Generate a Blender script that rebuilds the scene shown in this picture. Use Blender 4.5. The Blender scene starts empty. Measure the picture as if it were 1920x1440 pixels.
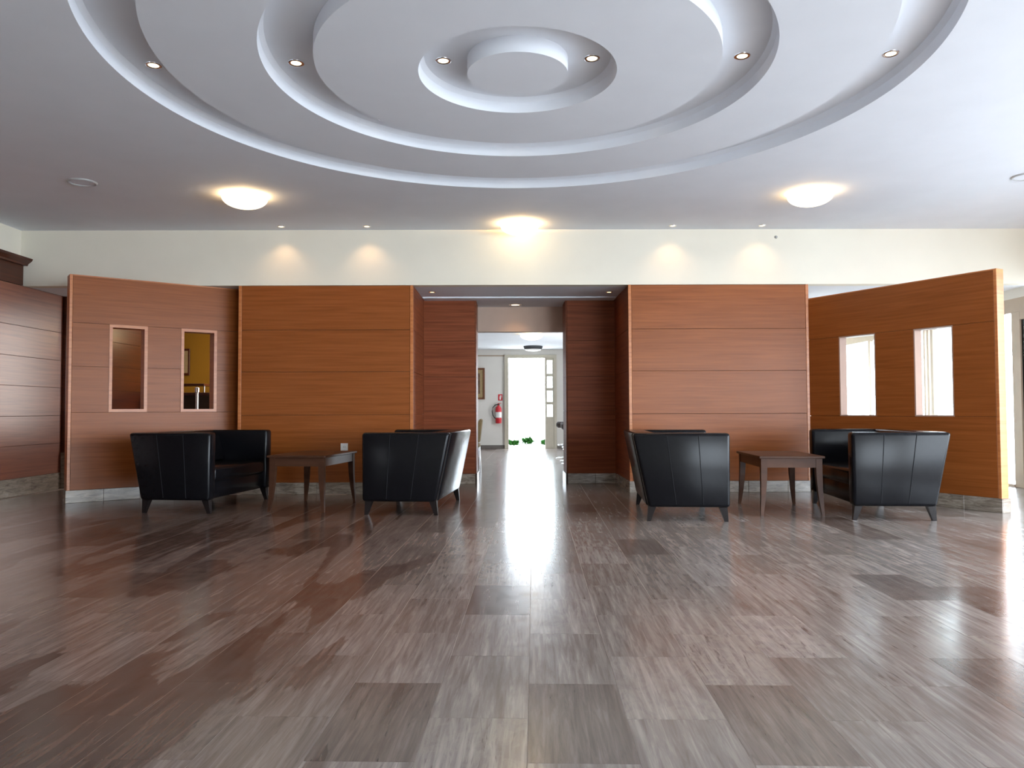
import bpy, bmesh, math, random
from mathutils import Matrix, Vector
random.seed(7)
S = bpy.context.scene
COL = S.collection
PI = math.pi

# ------------------------------------------------------------------ camera
cam_d = bpy.data.cameras.new('camera'); cam = bpy.data.objects.new('camera', cam_d); COL.objects.link(cam)
cam_d.sensor_width = 36; cam_d.lens = 1455.95 / 1920 * 36; cam_d.clip_start = 0.05; cam_d.clip_end = 300
cam.matrix_world = (Matrix.Translation((0, 0, 0.95)) @ Matrix.Rotation(-0.0065, 4, 'Z')
                    @ Matrix.Rotation(PI / 2 + 0.0346, 4, 'X') @ Matrix.Rotation(-0.0037, 4, 'Z'))
S.camera = cam

# ------------------------------------------------------------------ daylight
SKY = 18.0
w = bpy.data.worlds.new('sky'); S.world = w; w.use_nodes = True
nt = w.node_tree; nt.nodes.clear()
bg = nt.nodes.new('ShaderNodeBackground'); out = nt.nodes.new('ShaderNodeOutputWorld')
bg.inputs[0].default_value = (0.80, 0.90, 1.0, 1); bg.inputs[1].default_value = SKY
nt.links.new(bg.outputs[0], out.inputs[0])

def area(name, loc, size, direction, power=0, color=(0.86, 0.93, 1.0), portal=False):
    d = bpy.data.lights.new(name, 'AREA'); d.shape = 'RECTANGLE'; d.size, d.size_y = size
    d.energy = power; d.color = color
    o = bpy.data.objects.new(name, d); COL.objects.link(o); o.location = loc
    o.rotation_euler = Vector(direction).to_track_quat('-Z', 'Y').to_euler()
    if portal: d.cycles.is_portal = True
    return o
# portals: they only tell the renderer through which openings the sky comes in
area('portal_right', (6.3, 2.2, 1.2), (2.4, 9.6), (-1, 0, 0), portal=True)
area('portal_rear', (4.4, -3.6, 1.1), (3.2, 2.2), (0, 1, 0), portal=True)
area('portal_garden_door', (0.5, 19.7, 1.15), (0.95, 2.3), (0, -1, 0), portal=True)
area('portal_lobby', (6.3, 12.6, 1.05), (2.1, 7.0), (-1, 0, 0), portal=True)
# added area lights outside the frame; the walls there have no windows
area('fill_left_hall', (-5.5, -0.5, 1.2), (1.8, 3.5), (1, 0, 0.45), 60)  # added fill, aimed up to lift the left side of the ceiling
area('fill_back_room', (2.9, 15.5, 1.4), (1.6, 4.0), (-1, 0, 0), 235)  # added fill that brightens the back room from its side wall
area('sheen_light_reception', (-3.14, 12.3, 1.65), (1.0, 1.9), (-1, 0, 0), 60, (1.0, .93, .88))  # added light whose reflection gives the left cladding its sheen

S.view_settings.view_transform = 'Standard'; S.view_settings.look = 'None'
S.view_settings.gamma = 1; S.view_settings.use_curve_mapping = False
S.view_settings.exposure = 0.08

# ------------------------------------------------------------------ materials
def hexc(r, g, b):
    f = lambda v: ((v / 255 + 0.055) / 1.055) ** 2.4 if v > 10 else v / 255 / 12.92
    return (f(r), f(g), f(b), 1)

class NT:
    def __init__(s, name):
        s.m = bpy.data.materials.new(name); s.m.use_nodes = True
        s.t = s.m.node_tree; s.b = s.t.nodes['Principled BSDF']; s.o = s.t.nodes['Material Output']
    def n(s, typ, **kw):
        nd = s.t.nodes.new(typ)
        for k, v in kw.items(): setattr(nd, k, v)
        return nd
    def l(s, a, b): s.t.links.new(a, b)
    def math(s, op, a, b=None, c=None):
        nd = s.n('ShaderNodeMath', operation=op)
        for i, v in enumerate((a, b, c)):
            if v is None: continue
            if hasattr(v, 'is_linked'): s.l(v, nd.inputs[i])
            else: nd.inputs[i].default_value = v
        return nd.outputs[0]
    def mix(s, f, a, b, mode='MIX'):
        nd = s.n('ShaderNodeMix', data_type='RGBA', blend_type=mode)
        for sock, v in ((nd.inputs[0], f), (nd.inputs[6], a), (nd.inputs[7], b)):
            if hasattr(v, 'is_linked'): s.l(v, sock)
            else: sock.default_value = v
        return nd.outputs[2]
    def ramp(s, f, stops, interp='LINEAR'):
        nd = s.n('ShaderNodeValToRGB'); cr = nd.color_ramp; cr.interpolation = interp
        while len(cr.elements) < len(stops): cr.elements.new(0.5)
        for e, (p, c) in zip(cr.elements, stops): e.position = p; e.color = c if len(c) == 4 else (*c, 1)
        s.l(f, nd.inputs[0]); return nd.outputs[0]
    def noise(s, vec, scale=1, detail=4, rough=0.5, dist=0.0):
        nd = s.n('ShaderNodeTexNoise'); nd.inputs['Scale'].default_value = scale
        nd.inputs['Detail'].default_value = detail; nd.inputs['Roughness'].default_value = rough
        nd.inputs['Distortion'].default_value = dist
        if vec is not None: s.l(vec, nd.inputs['Vector'])
        return nd.outputs['Fac']
    def pos(s, scale=(1, 1, 1), rot=(0, 0, 0), loc=(0, 0, 0), obj=False):
        g = s.n('ShaderNodeTexCoord').outputs['Object'] if obj else s.n('ShaderNodeNewGeometry').outputs['Position']
        mp = s.n('ShaderNodeMapping'); mp.inputs['Scale'].default_value = scale
        mp.inputs['Rotation'].default_value = rot; mp.inputs['Location'].default_value = loc
        s.l(g, mp.inputs[0]); return mp.outputs[0]
    def set(s, **kw):
        for k, v in kw.items():
            i = s.b.inputs[k]
            if hasattr(v, 'is_linked'): s.l(v, i)
            else: i.default_value = v
    def bump(s, h, strength=0.2, dist=0.01):
        nd = s.n('ShaderNodeBump'); nd.inputs['Strength'].default_value = strength
        nd.inputs['Distance'].default_value = dist
        s.l(h, nd.inputs['Height']); s.l(nd.outputs[0], s.b.inputs['Normal'])

def m_plain(name, col, rough=0.5, metal=0.0, noise=0.05, nscale=8, coat=0.0, spec=0.5, bump=0.0, bscale=60):
    t = NT(name)
    f = t.noise(t.pos(), nscale, 4)
    c2 = tuple(max(0, v * (1 - noise * 4)) for v in col[:3]) + (1,)
    t.set(**{'Base Color': t.ramp(f, [(0.3, c2), (0.7, col)]), 'Roughness': rough, 'Metallic': metal,
             'Coat Weight': coat, 'Specular IOR Level': spec})
    if bump: t.bump(t.noise(t.pos(), bscale, 3), bump, 0.004)
    return t.m

def m_wood(name, light, dark, rough=0.33, spec=0.5, zs=38, var=0.25):
    t = NT(name)
    rnd = t.n('ShaderNodeObjectInfo').outputs['Random']
    p = t.pos((1.3, 1.3, zs)); add = t.n('ShaderNodeVectorMath', operation='ADD')
    cmb = t.n('ShaderNodeCombineXYZ'); t.l(t.math('MULTIPLY', rnd, 31.0), cmb.inputs[0]); t.l(t.math('MULTIPLY', rnd, 17.0), cmb.inputs[1])
    t.l(p, add.inputs[0]); t.l(cmb.outputs[0], add.inputs[1])
    f = t.noise(add.outputs[0], 1.0, 6, 0.6, 0.4)
    f2 = t.noise(t.pos((0.6, 0.6, 5)), 1.0, 2)
    c = t.ramp(f, [(0.32, dark), (0.68, light)])
    c = t.mix(t.ramp(f2, [(0.35, (0, 0, 0)), (0.7, (var, var, var))]), c, dark)
    c = t.mix(t.math('MULTIPLY', rnd, 0.22), c, dark)
    t.set(**{'Base Color': c, 'Roughness': rough, 'Specular IOR Level': spec})
    t.bump(f, 0.05, 0.002)
    return t.m

WOOD = m_wood('cherry_veneer', hexc(156, 89, 42), hexc(130, 70, 29), spec=0.22, var=0.16)
WOOD_SIDE = m_wood('cherry_veneer_satin', hexc(158, 92, 62), hexc(118, 60, 40), rough=0.28, spec=0.9)
WOOD_PASS = m_wood('cherry_veneer_matt', hexc(150, 84, 52), hexc(112, 57, 34), rough=0.5, spec=0.15)
WOOD_DARK = m_wood('dark_cherry', hexc(96, 44, 20), hexc(62, 25, 12), rough=0.3)
WOOD_EDGE = m_wood('cherry_edge', hexc(205, 132, 76), hexc(172, 98, 50))
LINING = m_plain('daylit_lining', hexc(176, 148, 134), .4, noise=.01)  # daylight glare on the right opening reveals, put into the colour
TABLE_WOOD = m_wood('walnut_table', hexc(84, 55, 40), hexc(54, 33, 23), rough=0.35, zs=6, spec=0.12)
JOINT = m_plain('panel_backing', hexc(84, 44, 24), 0.7)
PLASTER = m_plain('ceiling_plaster', (0.80, 0.83, 0.88, 1), 0.85, noise=0.008, nscale=3, spec=0.2)
CREAM = m_plain('cream_paint', (0.84, 0.795, 0.68, 1), 0.8, noise=0.01, nscale=2, spec=0.2)
GREYWALL = m_plain('pale_paint', (0.72, 0.69, 0.64, 1), 0.8, noise=0.01, nscale=2, spec=0.2)
YELLOW = m_plain('ochre_paint', (0.30, 0.145, 0.012, 1), 0.8, noise=0.02, nscale=2, spec=0.2)
CHROME = m_plain('chrome', (0.8, 0.8, 0.8, 1), 0.18, 1.0, noise=0.0)
STEEL = m_plain('brushed_steel', (0.55, 0.55, 0.54, 1), 0.35, 1.0, noise=0.02)
DARKGREY = m_plain('dark_grille', (0.05, 0.055, 0.06, 1), 0.6)
WHITEPL = m_plain('white_plastic', (0.8, 0.8, 0.78, 1), 0.4, noise=0.0)
FRAME = m_plain('taupe_frame', hexc(176, 156, 136), 0.45, noise=0.02)
DOORPAINT = m_plain('beige_door_paint', hexc(186, 178, 160), 0.5, noise=0.02)
RED = m_plain('red_enamel', (0.55, 0.02, 0.03, 1), 0.25, noise=0.02)
BLACK = m_plain('black_rubber', (0.02, 0.02, 0.02, 1), 0.5, noise=0.02)
BEIGE = m_plain('beige_upholstery', hexc(170, 146, 104), 0.8, noise=0.05, nscale=40)
BROWNSEAT = m_plain('dark_brown_seat', hexc(60, 45, 38), 0.5, noise=0.05, nscale=40)
LEAF = m_plain('leaf_green', (0.014, 0.055, 0.010, 1), 0.9, noise=0.12, nscale=20, spec=0.02)
PAVE = m_plain('pale_paving', (0.75, 0.74, 0.7, 1), 0.8, noise=0.02)
LEATHER = m_plain('black_leather', (0.006, 0.006, 0.0075, 1), 0.20, noise=0.06, nscale=30, spec=0.16, bump=0.05, bscale=140)
SEAM = m_plain('seam_thread', (0.015, 0.015, 0.017, 1), 0.8, noise=0.0, spec=0.1)
LEGWOOD = m_plain('black_leg', (0.012, 0.009, 0.009, 1), 0.25, noise=0.05)
DESK = m_wood('dark_desk', hexc(70, 52, 24), hexc(44, 30, 14), rough=0.4)
GROUT = m_plain('pale_grout', hexc(160, 147, 137), 0.6, noise=0.04, nscale=20)

def m_emit(name, col, strength):
    t = NT(name)
    f = t.noise(t.pos(), 6, 2)
    t.set(**{'Base Color': (0.9, 0.85, 0.75, 1), 'Roughness': 0.4,
             'Emission Color': t.ramp(f, [(0.2, tuple(v * 0.92 for v in col) + (1,)), (0.8, col)]), 'Emission Strength': strength})
    return t.m
BOWL = m_emit('lit_opal_glass', (1.0, 0.80, 0.50), 4.0)
BULB = m_emit('halogen_bulb', (1.0, 0.74, 0.42), 3.2)

def m_glass(name, tint, refl=0.12):
    t = NT(name); t.t.nodes.remove(t.b)
    tr = t.n('ShaderNodeBsdfTransparent'); tr.inputs[0].default_value = tint
    gl = t.n('ShaderNodeBsdfGlossy'); gl.inputs['Roughness'].default_value = 0.02
    lw = t.n('ShaderNodeLayerWeight'); lw.inputs[0].default_value = 0.3
    mx = t.n('ShaderNodeMixShader'); t.l(t.math('MULTIPLY', lw.outputs['Fresnel'], refl * 4), mx.inputs[0])
    t.l(tr.outputs[0], mx.inputs[1]); t.l(gl.outputs[0], mx.inputs[2]); t.l(mx.outputs[0], t.o.inputs[0])
    return t.m
GLASS = m_glass('clear_glass', (0.93, 0.96, 0.95, 1))
TEAL = m_glass('dark_tinted_glass', (0.035, 0.06, 0.06, 1), 0.2)

# polished striped marble; every 30 x 61 cm tile has its own tone and veining
TU, TV, TA, TU0, TV0 = 0.3048, 0.6096, 0.0351, 0.2809, 2.4347
def m_marble():
    t = NT('striped_grey_brown_marble')
    p = t.pos((1, 1, 1), (0, 0, TA), (-TU0, -TV0, 0))
    sx = t.n('ShaderNodeSeparateXYZ'); t.l(p, sx.inputs[0]); U, V = sx.outputs[0], sx.outputs[1]
    col = t.math('FLOOR', t.math('DIVIDE', U, TU))
    odd = t.math('FLOORED_MODULO', col, 2.0)
    row = t.math('FLOOR', t.math('DIVIDE', t.math('SUBTRACT', V, t.math('MULTIPLY', odd, TV / 2)), TV))
    idv = t.n('ShaderNodeCombineXYZ'); t.l(col, idv.inputs[0]); t.l(row, idv.inputs[1])
    wn = t.n('ShaderNodeTexWhiteNoise', noise_dimensions='3D'); t.l(idv.outputs[0], wn.inputs['Vector'])
    sc = t.n('ShaderNodeSeparateColor'); t.l(wn.outputs['Color'], sc.inputs[0]); r1, r2, r3 = sc.outputs
    def vec(a, b, ku=40.0, kv=23.0):
        c = t.n('ShaderNodeCombineXYZ')
        t.l(t.math('ADD', t.math('MULTIPLY', U, a), t.math('MULTIPLY', r2, ku)), c.inputs[0])
        t.l(t.math('ADD', t.math('MULTIPLY', V, b), t.math('MULTIPLY', r3, kv)), c.inputs[1])
        return c.outputs[0]
    fine = t.noise(vec(46, 2.6), 1.0, 8, 0.7, 0.7)
    med = t.noise(vec(16, 1.1), 1.0, 4, 0.6, 0.8)
    blot = t.noise(vec(11, 6), 1.0, 7, 0.72, 1.5)
    base = t.ramp(fine, [(0.30, hexc(122, 113, 106)), (0.5, hexc(158, 149, 142)), (0.70, hexc(190, 182, 174))])
    base = t.mix(t.ramp(med, [(0.36, (0.5, 0.5, 0.5)), (0.56, (0, 0, 0))]), base, hexc(116, 106, 99))
    fl = t.ramp(blot, [(0.47, (0, 0, 0)), (0.53, (1, 1, 1))])
    base = t.mix(t.math('MULTIPLY', fl, t.ramp(r3, [(0.8, (0, 0, 0)), (0.9, (0.3, 0.3, 0.3))])), base, hexc(186, 176, 162))
    # dark streaks on some tiles
    st = t.noise(vec(26, 2.2, 11, 7), 1.0, 5, 0.55, 2.0)
    base = t.mix(t.math('MULTIPLY', t.ramp(st, [(0.60, (0, 0, 0)), (0.66, (1, 1, 1))]), t.ramp(r2, [(0.7, (0, 0, 0)), (0.8, (0.6, 0.6, 0.6))])), base, hexc(82, 72, 68))
    tone = t.ramp(r1, [(0.0, hexc(190, 182, 178)), (0.07, hexc(192, 184, 180)), (0.14, hexc(228, 225, 222)), (0.6, hexc(242, 240, 238)), (1.0, (1, 1, 1, 1))])
    base = t.mix(1.0, base, tone, 'MULTIPLY')
    # large brown fossil-like patches, mostly in the left half of the hall
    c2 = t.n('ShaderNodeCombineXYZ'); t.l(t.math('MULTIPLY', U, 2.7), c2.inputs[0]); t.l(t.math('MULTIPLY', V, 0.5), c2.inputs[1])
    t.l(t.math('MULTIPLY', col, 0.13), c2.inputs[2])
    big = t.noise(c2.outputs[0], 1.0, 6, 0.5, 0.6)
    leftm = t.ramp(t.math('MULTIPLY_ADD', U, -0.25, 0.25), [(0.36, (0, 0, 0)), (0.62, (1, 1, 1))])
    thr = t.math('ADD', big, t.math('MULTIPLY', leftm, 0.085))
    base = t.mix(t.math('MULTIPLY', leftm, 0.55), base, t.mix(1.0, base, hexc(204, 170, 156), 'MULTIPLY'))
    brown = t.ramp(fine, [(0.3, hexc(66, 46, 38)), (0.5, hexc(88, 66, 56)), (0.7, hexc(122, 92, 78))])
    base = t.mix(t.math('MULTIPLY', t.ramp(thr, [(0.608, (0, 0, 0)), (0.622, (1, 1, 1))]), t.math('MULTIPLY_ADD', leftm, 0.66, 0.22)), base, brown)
    base = t.mix(1.0, base, hexc(228, 226, 228), 'MULTIPLY')
    ro = t.ramp(t.noise(vec(9, 9), 1.0, 3), [(0.3, (0.16, 0.16, 0.16)), (0.7, (0.23, 0.23, 0.23))])
    t.set(**{'Base Color': base, 'Roughness': ro, 'Specular IOR Level': 0.6})
    t.bump(t.noise(t.pos((1, 1, 1)), 2.2, 2), 0.05, 0.01)
    return t.m
MARBLE = m_marble()
def m_basemarble():
    t = NT('plinth_marble')
    f = t.noise(t.pos((6, 6, 30)), 1.0, 6, 0.65, 1.0)
    rnd = t.n('ShaderNodeObjectInfo').outputs['Random']
    c = t.ramp(f, [(0.3, hexc(96, 84, 74)), (0.5, hexc(146, 134, 120)), (0.7, hexc(176, 166, 152))])
    c = t.mix(t.math('MULTIPLY', rnd, 0.5), c, hexc(104, 92, 82))
    t.set(**{'Base Color': c, 'Roughness': 0.22}); return t.m
PLINTH = m_basemarble()

# ------------------------------------------------------------------ mesh helpers
def obj(name, bm, mat, parent=None, smooth=False):
    if hasattr(bm, 'to_mesh'):
        bmesh.ops.recalc_face_normals(bm, faces=bm.faces)
        me = bpy.data.meshes.new(name); bm.to_mesh(me); bm.free()
        me.materials.append(mat)
        if smooth:
            for p in me.polygons: p.use_smooth = True
            me.set_sharp_from_angle(angle=math.radians(35))
    else: me = bm
    o = bpy.data.objects.new(name, me); COL.objects.link(o)
    if parent: o.parent = parent
    return o
def tag(o, label=None, cat=None, group=None, kind=None):
    if label: o['label'] = label
    if cat: o['category'] = cat
    if group: o['group'] = group
    if kind: o['kind'] = kind
    return o
def thing(name, label, cat, loc=(0, 0, 0), rz=0, group=None):
    o = bpy.data.objects.new(name, None); COL.objects.link(o); o.empty_display_size = 0.1
    o.location = loc; o.rotation_euler = (0, 0, rz)
    return tag(o, label, cat, group)
def copytree(o, parent=None):
    c = o.copy(); COL.objects.link(c)
    if parent: c.parent = parent
    for ch in list(o.children): copytree(ch, c)
    return c
def box(bm, x0, x1, y0, y1, z0, z1, bev=0.0, seg=1, M=None):
    r = bmesh.ops.create_cube(bm, size=1.0)
    vs = r['verts']
    for v in vs:
        v.co = Vector((x0 + (v.co.x + .5) * (x1 - x0), y0 + (v.co.y + .5) * (y1 - y0), z0 + (v.co.z + .5) * (z1 - z0)))
    if bev:
        es = list({e for v in vs for e in v.link_edges})
        r2 = bmesh.ops.bevel(bm, geom=es, offset=bev, segments=seg, affect='EDGES', profile=0.5)
        vs = list({v for f in r2['faces'] for v in f.verts} | {v for v in vs if v.is_valid})
    if M is not None: bmesh.ops.transform(bm, matrix=M, verts=vs)
    return vs
def B(*a, **k):
    bm = bmesh.new(); box(bm, *a, **k); return bm
def prism(pts, y0, y1, bev=0.0, seg=2, axis='y'):
    """polygon pts (a, z) extruded along y"""
    bm = bmesh.new()
    lo = [bm.verts.new((a, y0, z)) for a, z in pts]; hi = [bm.verts.new((a, y1, z)) for a, z in pts]
    bm.faces.new(lo); bm.faces.new(list(reversed(hi)))
    n = len(pts)
    for i in range(n): bm.faces.new((lo[i], hi[i], hi[(i + 1) % n], lo[(i + 1) % n]))
    bmesh.ops.recalc_face_normals(bm, faces=bm.faces)
    if bev: bmesh.ops.bevel(bm, geom=list(bm.edges), offset=bev, segments=seg, affect='EDGES', profile=0.5)
    return bm
def lathe(bm, prof, n=32, M=None, close=True):
    rings = []
    for r, z in prof:
        rings.append([bm.verts.new((r * math.cos(2 * PI * i / n), r * math.sin(2 * PI * i / n), z)) for i in range(n)] if r > 1e-6 else [bm.verts.new((0, 0, z))])
    for a, b in zip(rings, rings[1:]):
        for i in range(n):
            j = (i + 1) % n
            if len(a) == 1 and len(b) == 1: continue
            if len(a) == 1: bm.faces.new((a[0], b[j], b[i]))
            elif len(b) == 1: bm.faces.new((a[i], a[j], b[0]))
            else: bm.faces.new((a[i], a[j], b[j], b[i]))
    vs = [v for r in rings for v in r]
    if M is not None: bmesh.ops.transform(bm, matrix=M, verts=vs)
    return bm
def tube(bm, pts, r, n=8, taper=None):
    pts = [Vector(p) for p in pts]; rings = []
    for i, p in enumerate(pts):
        d = (pts[min(i + 1, len(pts) - 1)] - pts[max(i - 1, 0)]).normalized()
        u = d.cross(Vector((0, 0, 1)) if abs(d.z) < 0.9 else Vector((1, 0, 0))).normalized(); v = d.cross(u)
        rr = r if taper is None else taper[i]
        rings.append([bm.verts.new(p + rr * (math.cos(2 * PI * k / n) * u + math.sin(2 * PI * k / n) * v)) for k in range(n)])
    for a, b in zip(rings, rings[1:]):
        for k in range(n): bm.faces.new((a[k], a[(k + 1) % n], b[(k + 1) % n], b[k]))
    bm.faces.new(rings[0]); bm.faces.new(list(reversed(rings[-1])))
    return bm
def Mframe(A, Bp):
    """local x from A to B, local y to the left of it, z up"""
    d = Vector((Bp[0] - A[0], Bp[1] - A[1], 0)).normalized(); n = Vector((-d.y, d.x, 0))
    return Matrix(((d.x, n.x, 0, A[0]), (d.y, n.y, 0, A[1]), (0, 0, 1, 0), (0, 0, 0, 1))), math.hypot(Bp[0] - A[0], Bp[1] - A[1])
def struct(name, bm, mat, label=None, smooth=False):
    o = obj(name, bm, mat, None, smooth); o['kind'] = 'structure'
    if label: o['label'] = label
    return o

# ------------------------------------------------------------------ floor and tiles
TZ = 0.006
floor = struct('floor', B(-9, 6.38, -3.6, 19.8, -0.12, -0.0008), GROUT, 'polished striped grey-brown marble floor of the whole hall')
def uv2xy(u, v):
    c, s = math.cos(TA), math.sin(TA)
    return (u * c + v * s, -u * s + v * c)
def vis(x, y):
    if y < 1.75: return False
    if y < 9.05: return -0.72 * y - 0.3 < x < 0.72 * y + 0.3 and -5.62 < x < 6.4
    if y < 10.9: return (-5.5 < x < -3.3) or (-1.2 < x < 1.6) or 3.6 < x < 6.6
    if y < 11.2: return -1.2 < x < 1.6 or 3.6 < x < 6.6
    if y < 16: return -2.8 < x < 2.9 or 3.6 < x < 6.6
    return -2.8 < x < 2.9 and y < 19.6
tiles = []
for ci in range(-40, 40):
    for ri in range(-2, 40):
        u = TU0 + (ci + .5) * TU; v = TV0 + (ri + .5) * TV + (ci % 2) * TV / 2
        x, y = uv2xy(u, v)
        if vis(x, y): tiles.append((y + 0.15 * abs(x), x, y))
tiles.sort()
G_ = 0.0020
tile_me = None
bmr = bmesh.new()
for i, (_, x, y) in enumerate(tiles):
    if i < 300:
        if tile_me is None:
            bm = bmesh.new(); box(bm, -TU / 2 + G_ * .5, TU / 2 - G_ * .5, -TV / 2 + G_ * .4, TV / 2 - G_ * .4, -0.012, 0, bev=0.0)
            o = obj('tile', bm, MARBLE, floor); tile_me = o.data
        else:
            o = bpy.data.objects.new('tile', tile_me); COL.objects.link(o); o.parent = floor
        o.location = (x, y, random.uniform(-0.0003, 0.0)); o.rotation_euler = (0, 0, -TA)
    else:
        z = random.uniform(-0.0003, 0.0)
        M = Matrix.Translation((x, y, z)) @ Matrix.Rotation(-TA, 4, 'Z')
        vs = [bmr.verts.new(M @ Vector((a * (TU / 2 - G_ * .5), b * (TV / 2 - G_ * .4), c))) for c in (0, -0.006) for a, b in ((-1, -1), (1, -1), (1, 1), (-1, 1))]
        bmr.faces.new(vs[:4])
        for k in range(4): bmr.faces.new((vs[k], vs[4 + k], vs[4 + (k + 1) % 4], vs[(k + 1) % 4]))
tag(obj('far_tiles', bmr, MARBLE, floor), kind='stuff')

# ------------------------------------------------------------------ ceiling with three ring coves
CX, CY, ZC, ZG = 0.0735, 4.833, 3.07, 3.17
R1, I1, R2, I2, R3, I3 = 2.493, 2.173, 1.5645, 1.2517, 0.623, 0.317
def ceiling_bm():
    bm = bmesh.new(); n = 192
    prof = [(0, ZC), (I3, ZC), (I3, ZG), (R3 - .035, ZG), (R3 - .008, ZG - .03), (R3, ZC), (I2, ZC), (I2, ZG), (R2 - .035, ZG), (R2 - .008, ZG - .03), (R2, ZC), (I1, ZC), (I1, ZG), (R1 - .035, ZG), (R1 - .008, ZG - .03), (R1, ZC)]
    lathe(bm, prof, n, Matrix.Translation((CX, CY, 0)))
    bm.verts.ensure_lookup_table()
    last = list(bm.verts)[-n:]
    X0, X1, Y0, Y1 = -5.66, 6.4, -3.6, 9.02
    outer = []
    for v in last:
        dx, dy = v.co.x - CX, v.co.y - CY
        t = min(((X1 - CX) / dx if dx > 1e-9 else 1e9), ((X0 - CX) / dx if dx < -1e-9 else 1e9), ((Y1 - CY) / dy if dy > 1e-9 else 1e9), ((Y0 - CY) / dy if dy < -1e-9 else 1e9))
        outer.append(bm.verts.new((CX + dx * t, CY + dy * t, ZC)))
    for k in range(n): bm.faces.new((last[k], last[(k + 1) % n], outer[(k + 1) % n], outer[k]))
    # corners of the rectangle
    for cx_, cy_ in ((X0, Y0), (X1, Y0), (X1, Y1), (X0, Y1)):
        best = None
        for k in range(n):
            a, b = outer[k].co, outer[(k + 1) % n].co
            if abs(a.x - b.x) > 1e-6 and abs(a.y - b.y) > 1e-6:
                d = (a - Vector((cx_, cy_, ZC))).length
                if best is None or d < best[0]: best = (d, k)
        if best and best[0] < 0.6:
            k = best[1]; bm.faces.new((outer[k], outer[(k + 1) % n], bm.verts.new((cx_, cy_, ZC))))
    bmesh.ops.recalc_face_normals(bm, faces=bm.faces)
    return bm
struct('ceiling', ceiling_bm(), PLASTER, 'white plaster ceiling with three concentric ring coves', smooth=True)
struct('ceiling_slab', B(-9, 6.6, -3.6, 9.02, 3.19, 3.3), PLASTER)

# ------------------------------------------------------------------ wall helpers
def panels(parent, M, segs, y, mat=WOOD, th=0.012, gap=0.004):
    """segs: (x0,x1,z0,z1) veneer panels standing proud of the backing, outward = -y"""
    for x0, x1, z0, z1 in segs:
        bm = bmesh.new(); box(bm, x0 + gap / 2, x1 - gap / 2, y - th, y, z0 + gap / 2, z1 - gap / 2, bev=0.0012)
        bm.transform(M); obj('panel', bm, mat, parent)
def plinth(parent, M, x0, x1, y, h=0.13, step=0.5, th=0.018):
    x = x0
    while x < x1 - 0.02:
        xe = min(x + step, x1)
        if x1 - xe < 0.12: xe = x1
        bm = bmesh.new(); box(bm, x + .001, xe - .001, y - th, y, 0, h, bev=0.002)
        bm.transform(M); obj('plinth_tile', bm, PLINTH, parent)
        x = xe
def strip(parent, M, x0, x1, y0, y1, z0, z1, mat=WOOD_EDGE):
    bm = bmesh.new(); box(bm, x0, x1, y0, y1, z0, z1, bev=0.002); bm.transform(M); return obj('edge_strip', bm, mat, parent)
I4 = Matrix.Identity(4)
SOF = 2.42
# fascia over the niches (with the cream left return above the cladding)
struct('wall_fascia', B(-5.9, 6.35, 9.02, 9.16, SOF, 3.2), CREAM, 'cream plaster band across the hall above the wood panelling')

# left and right wood-clad blocks either side of the passage
ROWS = [(0.13, 0.91), (0.91, 1.41), (1.41, 1.90), (1.90, SOF - .002)]
def block(name, x0, x1, label):
    w_ = struct(name, B(x0 + .014, x1 - .014, 9.034, 10.18, 0, SOF - .001), JOINT, label)
    panels(w_, I4, [(x0 + .035, x1 - .035, a, b) for a, b in ROWS], 9.034)
    strip(w_, I4, x0, x0 + .035, 9.019, 9.05, 0.13, SOF - .002); strip(w_, I4, x1 - .035, x1, 9.019, 9.05, 0.13, SOF - .002)
    plinth(w_, I4, x0 - .004, x1 + .004, 9.034, step=0.46)
    return w_
bl = block('wall_block_left', -3.12, -1.09, 'orange-brown cherry panelled wall left of the passage')
br = block('wall_block_right', 1.42, 3.53, 'orange-brown cherry panelled wall right of the passage')
# their faces towards the passage
Mr = Matrix(((0, 1, 0, -1.09), (1, 0, 0, 0), (0, 0, 1, 0), (0, 0, 0, 1)))
def sidepan(parent, X, sgn):
    for a, b in ROWS:
        obj('panel', B(*sorted((X, X - sgn * .014)), 9.052, 10.18, a + .002, b - .002, bev=.001), WOOD_PASS, parent)
    obj('plinth_tile', B(*sorted((X - sgn*.014, X + sgn * .006)), 9.04, 9.6, 0, .13, bev=.002), PLINTH, parent)
    obj('plinth_tile', B(*sorted((X - sgn*.014, X + sgn * .006)), 9.602, 10.17, 0, .13, bev=.002), PLINTH, parent)
sidepan(bl, -1.09, 1); sidepan(br, 1.42, -1)
def backpan(name, x0, x1, label, mat):
    w_ = struct(name, B(x0, x1, 10.2, 10.75, 0, SOF - .001), JOINT, label)
    rows = [(0.13, 0.95), (0.95, 1.40), (1.40, 1.87), (1.87, SOF - .002)]
    panels(w_, I4, [(x0 + .002, x1 - .002, a, b) for a, b in rows], 10.2, mat)
    for a, b in rows:
        obj('panel', B(*((x1, x1 + .012) if x0 < 0 else (x0 - .012, x0)), 10.2, 10.75, a + .002, b - .002), mat, w_)
    plinth(w_, I4, x0, x1, 10.188, step=0.36)
    if x0 < 0: obj('plinth_tile', B(x1 + .012, x1 + .024, 10.19, 10.75, 0, .13), PLINTH, w_)
    else: obj('plinth_tile', B(x0 - .024, x0 - .012, 10.19, 10.75, 0, .13), PLINTH, w_)
backpan('wall_passage_left', -1.1, -0.415, 'reddish wood panelled return on the left of the passage', WOOD_PASS)
backpan('wall_passage_right', 0.79, 1.43, 'dark reddish wood panelled return on the right of the passage', WOOD_PASS)
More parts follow.
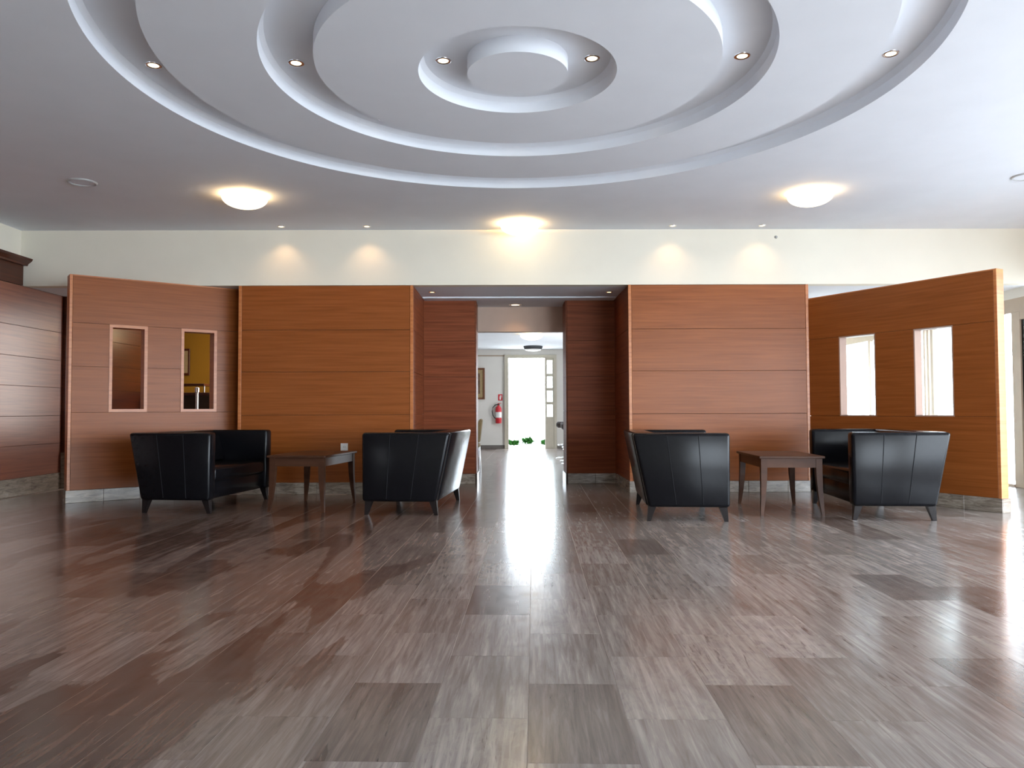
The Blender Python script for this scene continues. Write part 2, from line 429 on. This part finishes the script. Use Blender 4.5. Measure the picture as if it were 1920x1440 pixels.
# soffit over passage, niches and lobby
struct('ceiling_soffit', B(-7.5, 6.35, 9.16, 10.95, SOF, SOF + .1), PLASTER, 'low plaster soffit over the passage')
struct('ceiling_reception', B(-9.0, -3.0, 10.95, 14.1, SOF, SOF + .1), PLASTER)
struct('ceiling_lobby', B(3.2, 6.35, 10.95, 16.1, SOF, SOF + .1), PLASTER)
struct('trim_soffit_step', B(-1.08, 1.41, 9.95, 10.188, SOF - .018, SOF), PLASTER)

# header and back room seen through the passage
bm = bmesh.new()
box(bm, -3.0, 3.2, 10.95, 11.1, 2.07, 2.6); box(bm, -3.0, -1.25, 10.95, 11.1, 0, 2.07); box(bm, 1.55, 3.2, 10.95, 11.1, 0, 2.07)
struct('wall_header', bm, m_plain('warm_taupe_paint', hexc(216, 190, 172), .8, noise=.01), 'pale lintel wall over the opening to the back room')
struct('wall_back_room_left', B(-3.1, -2.9, 11.1, 19.8, 0, 2.6), GREYWALL)
struct('wall_back_room_right', B(3.0, 3.2, 11.1, 19.8, 0, 2.6), GREYWALL)
struct('ceiling_back_room', B(-3.1, 3.2, 11.1, 19.8, 2.5, 2.62), PLASTER, 'white ceiling of the back room')
bm = bmesh.new()
box(bm, -2.9, 0.0, 19.6, 19.8, 0, 2.5); box(bm, 0.0, 1.22, 19.6, 19.8, 2.30, 2.5); box(bm, 1.22, 3.0, 19.6, 19.8, 0, 2.5)
struct('wall_back_room_end', bm, GREYWALL, 'pale end wall of the back room around the garden door')
struct('trim_picture_rail', B(-2.9, -0.06, 19.585, 19.6, 2.33, 2.36), FRAME)
struct('baseboard_back_room', B(-2.9, -0.03, 19.58, 19.6, 0, 0.09), m_plain('grey_skirting', hexc(112, 104, 98), .5))
struct('baseboard_back_room_right', B(1.25, 3.0, 19.58, 19.6, 0, 0.09), m_plain('grey_skirting_b', hexc(112, 104, 98), .5))
# door_1: bright open doorway with its glazed leaf
bm = bmesh.new()
box(bm, -0.06, 0.04, 19.52, 19.598, 0, 2.28); box(bm, -0.06, 1.25, 19.52, 19.598, 2.28, 2.36); box(bm, 1.182, 1.25, 19.52, 19.598, 0, 2.28)
d1 = struct('door_1', bm, DOORPAINT, 'open garden door at the end of the back room, glaring white outside')
bm = bmesh.new()
x0, x1, yy = 0.955, 1.18, 19.54
box(bm, x0, x0 + .055, yy, yy + .045, 0, 2.28); box(bm, x1 - .035, x1, yy, yy + .045, 0, 2.28)
box(bm, x0 + .055, x1 - .035, yy, yy + .045, 2.22, 2.28); box(bm, x0 + .055, x1 - .035, yy, yy + .045, 0, 0.80)
zs = [0.80, 1.14, 1.49, 1.85, 2.22]
for z in zs[1:-1]: box(bm, x0 + .055, x1 - .035, yy, yy + .045, z - .04, z + .04)
lf = obj('door_leaf', bm, DOORPAINT, d1)
for a, b in zip(zs, zs[1:]): obj('pane', B(x0 + .035, x1 - .035, yy + .018, yy + .024, a + .02, b - .02), GLASS, lf)
obj('handle', B(x0 + .008, x0 + .028, yy - .05, yy, 1.0, 1.02), STEEL, lf)
# outside
struct('ground_outside', B(-30, 40, 19.8, 60, -0.14, -0.02), PAVE)
struct('ground_side_terrace', B(6.38, 40, -10, 19.8, -0.14, -0.02), m_plain('grey_terrace_stone', (0.32, 0.33, 0.35, 1), 0.8, noise=0.02))

# ------------------------------------------------------------------ left side wall
wl = struct('wall_left', B(-5.9, -5.612, -3.6, 12.0, 0, 2.42), JOINT, 'left side wall clad with glossy red-brown horizontal boards')
Ml = Matrix(((0, 1, 0, -5.612), (1, 0, 0, 0), (0, 0, 1, 0), (0, 0, 0, 1)))
rowl = [(0.2, 0.57), (0.57, 0.91), (0.91, 1.26), (1.26, 1.60), (1.60, 1.95), (1.95, 2.415)]
for a, b in rowl:
    for ya, yb in ((5.0, 7.4), (7.4, 9.8)):
        obj('panel', B(-5.612, -5.6, ya + .0015, yb - .0015, a + .002, b - .002, bev=.001), WOOD_SIDE, wl)
for a, b in rowl: obj('panel', B(-5.612, -5.6, 9.92, 12.0, a + .002, b - .002, bev=.001), WOOD_DARK, wl)
for y in (7.4, 8.0, 8.6, 9.2): obj('plinth_tile', B(-5.612, -5.592, y + .001, y + .599, 0, .2, bev=.002), PLINTH, wl)
obj('jamb', B(-5.612, -5.56, 9.81, 9.9, 0.45, 2.415, bev=.003), WOOD_DARK, wl)
obj('plinth_tile', B(-5.612, -5.54, 9.8, 9.92, 0, .45, bev=.003), PLINTH, wl)
struct('wall_left_upper', B(-5.9, -5.655, -3.6, 9.02, 2.42, 3.2), CREAM, 'cream plaster strip above the left panelling')
cor = struct('trim_cornice', B(-5.655, -5.61, 5.0, 9.0, 2.425, 2.66), WOOD_DARK, 'dark wood frieze with moulded cornice on the left wall')
obj('cornice', prism([(-5.655, 2.65), (-5.56, 2.65), (-5.555, 2.67), (-5.535, 2.685), (-5.51, 2.705), (-5.50, 2.73), (-5.655, 2.73)], 5.0, 9.0), WOOD_DARK, cor)

# ------------------------------------------------------------------ angled partitions
def partition(name, A, Bp, H, th, wins, zw, rows, mat, framed, label, side):
    M, L = Mframe(A, Bp)
    # front is -y in local space when side > 0, else mirror
    sg = 1 if side > 0 else -1
    bm = bmesh.new(); z0, z1 = zw
    xs = [0.0]
    for a, b in wins: xs += [a, b]
    xs.append(L)
    ya, yb = (0.012, th - .012) if sg > 0 else (-th + .012, -0.012)
    for i in range(0, len(xs), 2): box(bm, xs[i] + (.012 if i == 0 else 0), xs[i + 1], ya, yb, z0, z1)
    box(bm, .012, L, ya, yb, 0, z0); box(bm, .012, L, ya, yb, z1, H - .012)
    bm.transform(M); w_ = struct(name, bm, JOINT, label)
    def pan(x0, x1, a, b):
        for f in (0, 1):
            y0, y1 = ((0, .012) if f == 0 else (th - .012, th)); y0, y1 = sorted((sg * y0, sg * y1))
            bm = bmesh.new(); box(bm, x0 + .0015, x1 - .0015, y0, y1, a + .0015, b - .0015, bev=.001); bm.transform(M); obj('panel', bm, mat, w_)
    for a, b in rows:
        if a >= z0 - .03 and b <= z1 + .05:
            for i in range(0, len(xs), 2): pan(max(xs[i], .03), xs[i + 1], a, b)
        else: pan(.03, L, a, b)
    # end strip and top cap
    bm = bmesh.new(); y0, y1 = sorted((0, sg * th)); box(bm, 0, .03, y0, y1, .13, H, bev=.002); bm.transform(M); obj('edge_strip', bm, WOOD_EDGE, w_)
    bm = bmesh.new(); box(bm, .03, L, y0, y1, H - .012, H); bm.transform(M); obj('top_cap', bm, WOOD_EDGE, w_)
    # plinth
    for f in (0, 1):
        x = -.012
        while x < L - .05:
            xe = min(x + .36, L)
            y0, y1 = ((-.012, .0) if f == 0 else (th, th + .012)); y0, y1 = sorted((sg * y0, sg * y1))
            bm = bmesh.new(); box(bm, x + .001, xe - .001, y0, y1, 0, .13, bev=.002); bm.transform(M); obj('plinth_tile', bm, PLINTH, w_); x = xe
    bm = bmesh.new(); y0, y1 = sorted((0, sg * th)); box(bm, -.012, .02, y0, y1, 0, .13, bev=.002); bm.transform(M); obj('plinth_tile', bm, PLINTH, w_)
    # window openings: lining (and light frame)
    for i, (a, b) in enumerate(wins):
        bm = bmesh.new(); e = .012; f = .02 if framed else 0.0
        y0, y1 = sorted((-sg * (.006 if framed else -0.001), sg * (th - .001)))
        box(bm, a - f * .0, a + e, y0, y1, z0, z1); box(bm, b - e, b, y0, y1, z0, z1)
        box(bm, a + e, b - e, y0, y1, z0, z0 + e); box(bm, a + e, b - e, y0, y1, z1 - e, z1)
        if framed:
            y0, y1 = sorted((-sg * .008, 0))
            box(bm, a - f, a, y0, y1, z0 - f, z1 + f); box(bm, b, b + f, y0, y1, z0 - f, z1 + f)
            box(bm, a, b, y0, y1, z0 - f, z0); box(bm, a, b, y0, y1, z1, z1 + f)
        bm.transform(M); obj('window_lining', bm, WOOD_EDGE if framed else LINING, w_)
    return w_
partition('wall_partition_left', (-4.62, 8.2), (-3.13, 9.325), SOF - .004, 0.165, [(.405, .75), (1.145, 1.503)], (.973, 1.885),
          [(0.13, .95), (.95, 1.44), (1.44, 1.905), (1.905, SOF - .012)], WOOD, True, 'angled cherry partition with two framed openings on the left', 1)
partition('wall_partition_right', (4.52, 7.1), (3.525, 9.017), 2.25, 0.11, [(.43, .84), (1.285, 1.745)], (.88, 1.765),
          [(0.13, .88), (.88, 1.765), (1.765, 2.238)], WOOD, False, 'angled cherry partition with two bright openings on the right', -1)

# ------------------------------------------------------------------ right lobby: glazed wall and doors
bm = bmesh.new()
box(bm, 6.2, 6.35, 9.16, 16.1, 2.30, SOF)
struct('wall_lobby_header', bm, GREYWALL)
wr = struct('window_1', B(6.2, 6.26, 9.16, 16.1, 2.13, 2.30), FRAME, 'glazed wall of the right lobby with taupe frames')
for y0, y1 in ((9.40, 9.475), (10.3, 10.37), (11.25, 11.31), (11.37, 11.41), (11.47, 11.5), (13.2, 13.27), (14.9, 14.97)):
    obj('mullion', B(6.2, 6.26, y0, y1, 0, 2.13, bev=.003), FRAME, wr)
for y0, y1 in ((9.62, 10.3), (10.37, 11.25), (11.5, 13.2), (13.27, 14.9), (14.97, 16.05)):
    obj('pane', B(6.225, 6.232, y0, y1, 0.05, 2.13), GLASS, wr)
obj('threshold', B(6.19, 6.27, 9.475, 16.1, 0, 0.03), FRAME, wr)
d2 = struct('door_2', B(6.19, 6.24, 9.30, 9.40, 0.0, 2.13, bev=.003), FRAME, 'dark tinted glass sliding door at the right edge')
d2b = obj('door_rail', B(6.19, 6.24, 8.2, 9.30, 2.03, 2.13), FRAME, d2)
obj('door_rail', B(6.19, 6.24, 8.2, 9.30, 0, 0.08), FRAME, d2)
obj('pane', B(6.21, 6.22, 8.2, 9.30, 0.08, 2.03), TEAL, d2)
bm = bmesh.new(); box(bm, 3.2, 6.2, 16.0, 16.1, 2.08, SOF); box(bm, 3.2, 3.9, 16.0, 16.1, 0, 2.08)
struct('wall_lobby_end', bm, CREAM)
w2 = struct('window_2', B(3.9, 6.2, 16.02, 16.08, 2.02, 2.08), FRAME, 'glazed end wall of the right lobby')
for x in (3.9, 5.05, 6.14): obj('mullion', B(x, x + .06, 16.02, 16.08, 0, 2.02), FRAME, w2)
for x in (3.96, 5.11): obj('pane', B(x, x + 1.03 if x > 4 else x + 1.09, 16.045, 16.052, 0.05, 2.02), GLASS, w2)
struct('wall_lobby_left', B(3.2, 3.3, 10.2, 16.0, 0, SOF), CREAM)
# right side wall of the hall with its windows (outside the frame)
bm = bmesh.new()
box(bm, 6.2, 6.4, -3.6, -2.6, 0, 3.2); box(bm, 6.2, 6.4, -2.6, 9.16, 2.40, 3.2); box(bm, 6.2, 6.4, 7.0, 8.2, 0, 2.4)
struct('wall_right', bm, CREAM)
bm = bmesh.new()
box(bm, -5.9, 2.8, -3.7, -3.5, 0, 3.2); box(bm, 6.0, 6.4, -3.7, -3.5, 0, 3.2); box(bm, 2.8, 6.0, -3.7, -3.5, 2.2, 3.2)
struct('wall_rear', bm, CREAM)

# ------------------------------------------------------------------ reception behind the left partition
struct('wall_reception_end', B(-9, -3.0, 14.0, 14.1, 0, SOF), YELLOW, 'ochre yellow wall of the reception seen through an opening')
struct('wall_reception_right', B(-3.1, -3.0, 10.2, 14.0, 0, SOF), YELLOW)
struct('wall_reception_left', B(-9.1, -9.0, 11.9, 14.1, 0, SOF), YELLOW)
rd = thing('reception_desk', 'dark wooden reception counter with raised shelf seen through the second left opening', 'desk', (-5.4, 12.3, 0))
obj('desk_body', B(-1.2, 1.05, -.3, .3, 0, 1.20, bev=.004), DESK, rd)
obj('countertop', B(-1.25, 1.1, -.36, .34, 1.20, 1.25, bev=.006), WOOD_DARK, rd)
obj('upper_shelf', B(-1.25, 0.66, -.12, .2, 1.36, 1.395, bev=.004), WOOD_DARK, rd)
for x in (-1.0, -0.1, 0.60): obj('shelf_post', lathe(bmesh.new(), [(0, 1.25), (.012, 1.25), (.012, 1.36), (0, 1.36)], 12, Matrix.Translation((x, .04, 0))), STEEL, rd)
st = thing('barrier_post', 'chrome post standing in front of the reception counter', 'post', (-4.62, 11.6, 0))
obj('post_base', lathe(bmesh.new(), [(0, 0), (.15, 0), (.15, .012), (.03, .03), (0, .03)], 24), CHROME, st, True)
obj('pole', lathe(bmesh.new(), [(0, .02), (.022, .02), (.022, 1.24), (.034, 1.25), (.034, 1.31), (0, 1.33)], 16), CHROME, st, True)
pf = thing('framed_picture', 'narrow dark framed picture on the ochre reception wall', 'picture', (-5.74, 13.99, 1.85))
obj('picture_frame', B(-.16, .04, -.03, 0, -.24, .24, bev=.004), WOOD_DARK, pf)
obj('picture_print', B(-.13, .01, -.033, -.03, -.2, .2), BEIGE, pf)

# ------------------------------------------------------------------ furniture: leather loveseats
def make_loveseat(label):
    t = thing('loveseat', label, 'sofa', group='black leather loveseats')
    W2, TH = 0.66, 0.13
    for s in (-1, 1):
        ya, yb = sorted((s * W2, s * (W2 - TH)))
        arm = obj('arm', prism([(.405, .125), (.41, .755), (-.41, .755), (-.28, .125)], ya, yb, .028, 3), LEATHER, t, True)
        y = s * (W2 + .0005)
        for fx in (0.34, 0.67):
            xt, xb = -.41 + .82 * fx, -.28 + .685 * fx
            bm = bmesh.new(); tube(bm, [(xb * .1 + xt * .9, y, .735), (xb, y, .15)], .0035, 6); obj('seam', bm, SEAM, arm)
    # back with slanted outer face
    bk = obj('backrest', prism([(-.415, .755), (-.29, .125), (-.10, .125), (-.20, .755)], -W2 + .10, W2 - .10, .02, 3), LEATHER, t, True)
    obj('seat_base', B(-.25, .375, -W2 + TH - .005, W2 - TH + .005, .13, .30, bev=.02, seg=2), LEATHER, t, True)
    obj('seat_cushion', B(-.14, .395, -W2 + TH + .004, W2 - TH - .004, .285, .43, bev=.035, seg=3), LEATHER, t, True)
    obj('back_cushion', prism([(-.17, .43), (-.05, .43), (-.14, .73), (-.22, .73)], -W2 + TH + .004, W2 - TH - .004, .03, 3), LEATHER, t, True)
    for x, sx in ((.35, 1), (-.245, -1)):
        for s in (-1, 1):
            bm = bmesh.new(); n = []
            for z, r, dx in ((.135, .034, 0), (0, .016, .03 * sx)):
                n.append([bm.verts.new((x + dx + a * r, s * .595 + b * r, z)) for a, b in ((-1, -1), (1, -1), (1, 1), (-1, 1))])
            bm.faces.new(n[0]); bm.faces.new(list(reversed(n[1])))
            for k in range(4): bm.faces.new((n[0][k], n[0][(k + 1) % 4], n[1][(k + 1) % 4], n[1][k]))
            obj('leg', bm, LEGWOOD, t)
    return t
ls = make_loveseat('black leather loveseat far left facing right, beside the left partition')
ls.location = (-3.08, 7.96, 0); ls.rotation_euler = (0, 0, math.radians(-8))
for (x, y, a, lab) in ((-.86, 7.76, 174, 'black leather loveseat left of the passage, back catching white glare from the doorway'),
                       (1.54, 7.27, -5, 'black leather loveseat right of the passage facing right, brown sheen on its back'),
                       (3.43, 7.26, 174, 'black leather loveseat far right facing left, in front of the right partition')):
    c = copytree(ls); c.location = (x, y, 0); c.rotation_euler = (0, 0, math.radians(a)); c['label'] = lab

def make_table(label):
    t = thing('coffee_table', label, 'table', group='low wooden coffee tables')
    obj('tabletop', B(-.29, .29, -.46, .46, .512, .535, bev=.004), TABLE_WOOD, t)
    for s in (-1, 1):
        obj('apron', B(-.235, .235, *sorted((s * .415, s * .435)), .43, .511), TABLE_WOOD, t)
        obj('apron', B(*sorted((s * .245, s * .265)), -.385, .385, .43, .511), TABLE_WOOD, t)
    for sx in (-1, 1):
        for sy in (-1, 1):
            bm = bmesh.new(); rg = []
            for z, wd, off in ((.511, .055, 0), (.42, .055, 0), (.30, .050, .001), (.16, .040, .004), (0, .024, .012)):
                cx = sx * (.27 - wd / 2 + off); cy = sy * (.44 - wd / 2 + off)
                rg.append([bm.verts.new((cx + a * wd / 2, cy + b * wd / 2, z)) for a, b in ((-1, -1), (1, -1), (1, 1), (-1, 1))])
            bm.faces.new(rg[0]); bm.faces.new(list(reversed(rg[-1])))
            for a_, b_ in zip(rg, rg[1:]):
                for k in range(4): bm.faces.new((a_[k], a_[(k + 1) % 4], b_[(k + 1) % 4], b_[k]))
            lg = obj('leg', bm, TABLE_WOOD, t)
    return t
ct = make_table('low dark wooden coffee table between the two left loveseats'); ct.location = (-1.94, 7.84, 0); ct.rotation_euler = (0, 0, math.radians(-8))
c = copytree(ct); c.location = (2.59, 7.43, 0); c.rotation_euler = (0, 0, math.radians(-4)); c['label'] = 'low wooden coffee table with sabre legs between the two right loveseats'

# socket on the left block
so = thing('wall_socket', 'square white power socket on the panelling above the left coffee table', 'socket', (-1.885, 9.021, 0.54))
obj('socket_plate', B(-.042, .042, -.009, .001, -.042, .042, bev=.003), WHITEPL, so)
pl = obj('socket_well', lathe(bmesh.new(), [(.019, 0), (.021, .002), (.021, .004), (.017, .003), (.017, 0)], 20, Matrix.Translation((0, -.009, 0)) @ Matrix.Rotation(PI / 2, 4, 'X')), WHITEPL, so)
for s in (-1, 1): obj('pin_hole', lathe(bmesh.new(), [(0, .0005), (.0035, .0005)], 10, Matrix.Translation((s * .0095, -.009, 0)) @ Matrix.Rotation(PI / 2, 4, 'X')), BLACK, so)
sn = thing('wall_sensor', 'tiny round grey sensor on the cream band upper right', 'sensor', (3.16, 9.019, 2.975))
obj('sensor_body', lathe(bmesh.new(), [(0, .018), (.014, .014), (.018, 0), (0, 0)], 20, Matrix.Rotation(PI / 2, 4, 'X')), m_plain('grey_plastic', (.4, .4, .38, 1), .5), sn, True)

# ------------------------------------------------------------------ lamps
def point(parent, loc, power, color, radius=.03):
    d = bpy.data.lights.new('glow', 'POINT'); d.energy = power; d.color = color; d.shadow_soft_size = radius
    o = bpy.data.objects.new('glow', d); COL.objects.link(o); o.parent = parent; o.location = loc; return o
def dome(x, y, z, r, h, label, power=11.0, name='dome_lamp', group='opal dome ceiling lamps'):
    t = thing(name, label, 'lamp', (x, y, z), group=group)
    prof = [(r * math.cos(a) if a < PI / 2 - 1e-3 else 0, -.03 - h * math.sin(a)) for a in [k * PI / 2 / 10 for k in range(11)]]
    prof = [(r - .012, -.03)] + prof
    obj('glass_bowl', lathe(bmesh.new(), prof, 40), BOWL, t, True)
    obj('ceiling_plate', lathe(bmesh.new(), [(0, 0), (.07, 0), (.07, -.012), (0, -.012)], 24), WHITEPL, t, True)
    for k in range(3):
        a = k * 2 * PI / 3 + .4
        bm = bmesh.new(); tube(bm, [(.06 * math.cos(a), .06 * math.sin(a), -.006), ((r - .006) * math.cos(a), (r - .006) * math.sin(a), -.03)], .003, 6)
        obj('clip', bm, STEEL, t)
    point(t, (0, 0, -.045), power, (1.0, .62, .28), .04)
    return t
WARM = (1.0, .62, .32)
dome(-2.56, 7.55, ZC, .215, .10, 'glowing opal dome lamp on the ceiling, upper left')
dome(2.97, 7.50, ZC, .215, .10, 'glowing opal dome lamp on the ceiling, upper right')
dome(0.15, 8.72, ZC, .215, .10, 'glowing opal dome lamp close to the cream band, centre', 22)
dome(0.50, 15.6, 2.5, .23, .10, 'opal dome lamp on the back room ceiling, seen through the passage', 2)

def downlight(x, y, z, label, group, r=.045, power=6.0, spot=True, tilt=(0, 0)):
    t = thing('downlight', label, 'spotlight', (x, y, z), group=group)
    obj('trim_ring', lathe(bmesh.new(), [(r * .72, .0), (r * .72, -.003), (r * .9, -.006), (r * 1.08, -.004), (r * 1.12, 0)], 28), CHROME, t, True)
    obj('bulb', lathe(bmesh.new(), [(0, -.004), (r * .4, -.0035), (r * .72, -.001)], 24), BULB, t, True)
    if spot:
        d = bpy.data.lights.new('spot', 'SPOT'); d.energy = power; d.color = WARM; d.spot_size = math.radians(110); d.spot_blend = 0.9; d.shadow_soft_size = .03
        o = bpy.data.objects.new('spot', d); COL.objects.link(o); o.parent = t; o.location = (0, 0, -.02)
    return t
ring = {'outer': (2.33, (180, 122, 90, 60, 0)), 'middle': (1.41, (180, 135, 90, 45, 0)), 'inner': (.47, (180, 0))}
pos = {180: 'left side', 122: 'far left', 135: 'far left', 90: 'far middle', 60: 'far right', 45: 'far right', 0: 'right side'}
for nm, (rr, angs) in ring.items():
    for a in angs:
        ang = math.radians(a) - math.radians(1.9 if a in (0, 180) else 0)
        downlight(CX + rr * math.cos(ang), CY + rr * math.sin(ang), ZG, 'small lit downlight in the %s ring cove of the ceiling, %s' % (nm, pos[a]), 'downlights in the ceiling rings', .046, 9.0)
for k, (x, lab) in enumerate(((-2.58, 'first from the left'), (-1.60, 'second from the left'), (1.91, 'third from the left'), (2.94, 'fourth from the left'))):
    downlight(x, 8.84, ZC, 'tiny lit downlight in the ceiling along the cream band, ' + lab, 'downlights along the cream band', .04, 6.5)
downlight(-.92, 9.55, SOF, 'tiny lit downlight in the passage soffit, left', 'downlights in the passage soffit', .04, 1.5)
downlight(1.27, 9.58, SOF, 'tiny lit downlight in the passage soffit, right', 'downlights in the passage soffit', .04, 1.5)
pr = downlight(0.12, 10.72, SOF, 'lit recessed lamp under the passage soffit beside the lintel', 'passage lintel lamp', .08, 5.0)

def speaker(x, y, z, label, r=.125, mat=PLASTER, grp='round ceiling speakers'):
    t = thing('ceiling_speaker', label, 'speaker', (x, y, z), group=grp)
    obj('rim', lathe(bmesh.new(), [(r * .82, 0), (r * .84, -.008), (r * .93, -.014), (r, -.008), (r * 1.02, 0)], 40), m_plain('speaker_rim', (.5, .5, .5, 1), .35), t, True)
    obj('grille', lathe(bmesh.new(), [(0, -.006), (r * .84, -.004)], 40), mat, t, True)
    return t
speaker(-3.9, 7.1, ZC, 'round flush white speaker in the ceiling, upper left')
speaker(4.74, 6.97, ZC, 'round flush speaker in the ceiling cut by the right photo edge')
t = thing('ceiling_detector', 'dark grey round detector dome on the back room ceiling before the garden door', 'detector', (0.63, 18.6, 2.5))
obj('detector_base', lathe(bmesh.new(), [(0, 0), (.23, 0), (.23, -.03), (0, -.03)], 32), DARKGREY, t, True)
obj('detector_body', lathe(bmesh.new(), [(.23, -.03), (.21, -.07), (.12, -.10), (0, -.11)], 32), DARKGREY, t, True)
obj('detector_rim', lathe(bmesh.new(), [(.205, -.075), (.18, -.10), (.1, -.118), (0, -.125)], 32), WHITEPL, t, True)

# ------------------------------------------------------------------ back room things
fp = thing('framed_picture', 'brown framed picture on the back room end wall, half hidden by the panelling', 'picture', (-0.83, 19.6, 1.64))
bm = bmesh.new(); box(bm, -.27, .27, -.035, 0, -.395, -.35); box(bm, -.27, .27, -.035, 0, .35, .395); box(bm, -.27, -.225, -.035, 0, -.35, .35); box(bm, .225, .27, -.035, 0, -.35, .35)
obj('picture_frame', bm, m_plain('brown_frame', hexc(118, 72, 42), .4), fp)
obj('mount', B(-.225, .225, -.015, 0, -.35, .35), BEIGE, fp)
obj('picture_print', B(-.15, .15, -.02, -.015, -.26, .26), m_plain('print_brown', hexc(128, 100, 78), .6, noise=.15, nscale=12), fp)
ex = thing('fire_extinguisher', 'red fire extinguisher hanging on the back room end wall beside the garden door', 'fire extinguisher', (-0.215, 19.5, 0.64))
obj('cylinder', lathe(bmesh.new(), [(0, 0), (.07, 0), (.078, .02), (.078, .36), (.06, .41), (.025, .44), (.025, .46), (0, .46)], 24), RED, ex, True)
obj('label', lathe(bmesh.new(), [(.079, .14), (.079, .28)], 24), WHITEPL, ex, True)
obj('valve', B(-.03, .03, -.02, .02, .45, .49, bev=.006), BLACK, ex)
obj('handle', prism([(-.02, .485), (.075, .50), (.075, .512), (-.02, .50)], -.012, .012), RED, ex)
bm = bmesh.new(); tube(bm, [(-.02, 0, .47), (-.08, 0, .46), (-.14, 0, .40), (-.16, 0, .30), (-.14, 0, .20), (-.10, 0, .14), (-.075, 0, .12)], .011, 8); obj('hose', bm, BLACK, ex, True)
obj('bracket', B(-.03, .03, .06, .1, .2, .3), BLACK, ex)
sg = thing('safety_sign', 'small red sign with a white extinguisher symbol above the fire extinguisher', 'sign', (-0.17, 19.598, 1.29))
obj('sign_plate', B(-.055, .055, -.006, 0, -.08, .08, bev=.002), RED, sg)
bm = bmesh.new(); box(bm, -.018, .018, -.008, -.006, -.055, .025); box(bm, -.008, .008, -.008, -.006, .025, .045); box(bm, -.008, .035, -.008, -.006, .04, .052); box(bm, .027, .035, -.008, -.006, .0, .045)
obj('symbol', bm, WHITEPL, sg)

ch = thing('dining_chair', 'beige upholstered chair mostly hidden behind the left passage panelling', 'chair', (-0.615, 11.35, 0), math.radians(80))
obj('seat', B(-.22, .22, -.22, .22, .42, .48, bev=.02, seg=2), BEIGE, ch, True)
obj('backrest', prism([(-.22, .50), (-.16, .50), (-.20, .80), (-.23, .84), (-.26, .82)], -.20, .20, .012, 2), BEIGE, ch, True)
for sx in (-1, 1):
    for sy in (-1, 1):
        bm = bmesh.new(); tube(bm, [(sx * .2, sy * .2, .46), (sx * .22, sy * .21, 0)], .012, 8); obj('leg', bm, CHROME, ch, True)
ch.rotation_euler = (0, 0, PI)   # back turned to the passage
def stool(x, y, label):
    t = thing('bar_stool', label, 'stool', (x, y, 0), group='chrome bar stools in the back room')
    obj('stool_base', lathe(bmesh.new(), [(0, 0), (.2, 0), (.2, .012), (.06, .035), (0, .04)], 32), CHROME, t, True)
    obj('pole', lathe(bmesh.new(), [(0, .03), (.028, .03), (.028, .62), (0, .62)], 16), CHROME, t, True)
    bm = bmesh.new(); n = 24; lathe(bm, [(.15, .25), (.165, .262), (.15, .274), (.14, .262), (.15, .25)], 28); box(bm, -.15, .15, -.012, .012, .255, .268)
    obj('footrest', bm, CHROME, t, True)
    obj('seat', lathe(bmesh.new(), [(0, .61), (.16, .61), (.195, .64), (.195, .70), (.17, .73), (0, .735)], 28), BROWNSEAT, t, True)
    return t
stool(1.18, 15.6, 'chrome bar stool with dark round seat, farthest of three past the right passage panelling')
stool(1.20, 14.7, 'chrome bar stool with dark round seat, middle of three past the right passage panelling')
stool(1.16, 13.9, 'chrome bar stool with dark round seat, nearest of three, mostly hidden by the right panelling')

# plants outside the garden door
def plant(x, y, label, n, rad, hh):
    t = thing('low_plant', label, 'plant', (x, y, -.02), group='low plants outside the garden door')
    bm = bmesh.new()
    for k in range(n):
        a = random.uniform(0, 2 * PI); q = rad * random.uniform(.1, 1); L = random.uniform(.08, .14); z = random.uniform(.02, hh)
        M = Matrix.Translation((q * math.cos(a), q * math.sin(a), z)) @ Matrix.Rotation(a + random.uniform(-.6, .6), 4, 'Z') @ Matrix.Rotation(random.uniform(-1.2, .2), 4, 'Y')
        v = [bm.verts.new(M @ Vector(p)) for p in ((0, 0, 0), (L * .4, L * .3, .01), (L, 0, 0), (L * .4, -L * .3, .01))]
        bm.faces.new(v)
    tag(obj('foliage', bm, LEAF, t), kind='stuff')
    bm = bmesh.new()
    for k in range(7):
        a = k * .9; tube(bm, [(0, 0, 0), (rad * .6 * math.cos(a), rad * .6 * math.sin(a), hh * .7)], .004, 5)
    obj('stem', bm, LEAF, t)
plant(0.17, 21.3, 'low leafy plant just outside the garden door, left', 200, .14, .11)
plant(0.60, 22.0, 'low leafy plant just outside the garden door, middle', 240, .16, .15)
plant(1.06, 21.35, 'low leafy plant just outside the garden door, right', 200, .14, .12)
# unseen warm lamp added to light the ochre reception wall
struct('wall_reception_front', B(-9.1, -5.9, 11.85, 12.0, 0, SOF), YELLOW)
rl = thing('reception_fill_lamp', 'added warm fill lamp above the reception desk, unseen behind the left panelling', 'lamp', (-4.4, 12.9, SOF))
obj('shade', lathe(bmesh.new(), [(0, 0), (.12, 0), (.12, -.05), (0, -.06)], 24), BOWL, rl, True)
point(rl, (0, 0, -.2), 15, (1.0, .72, .4), .08)
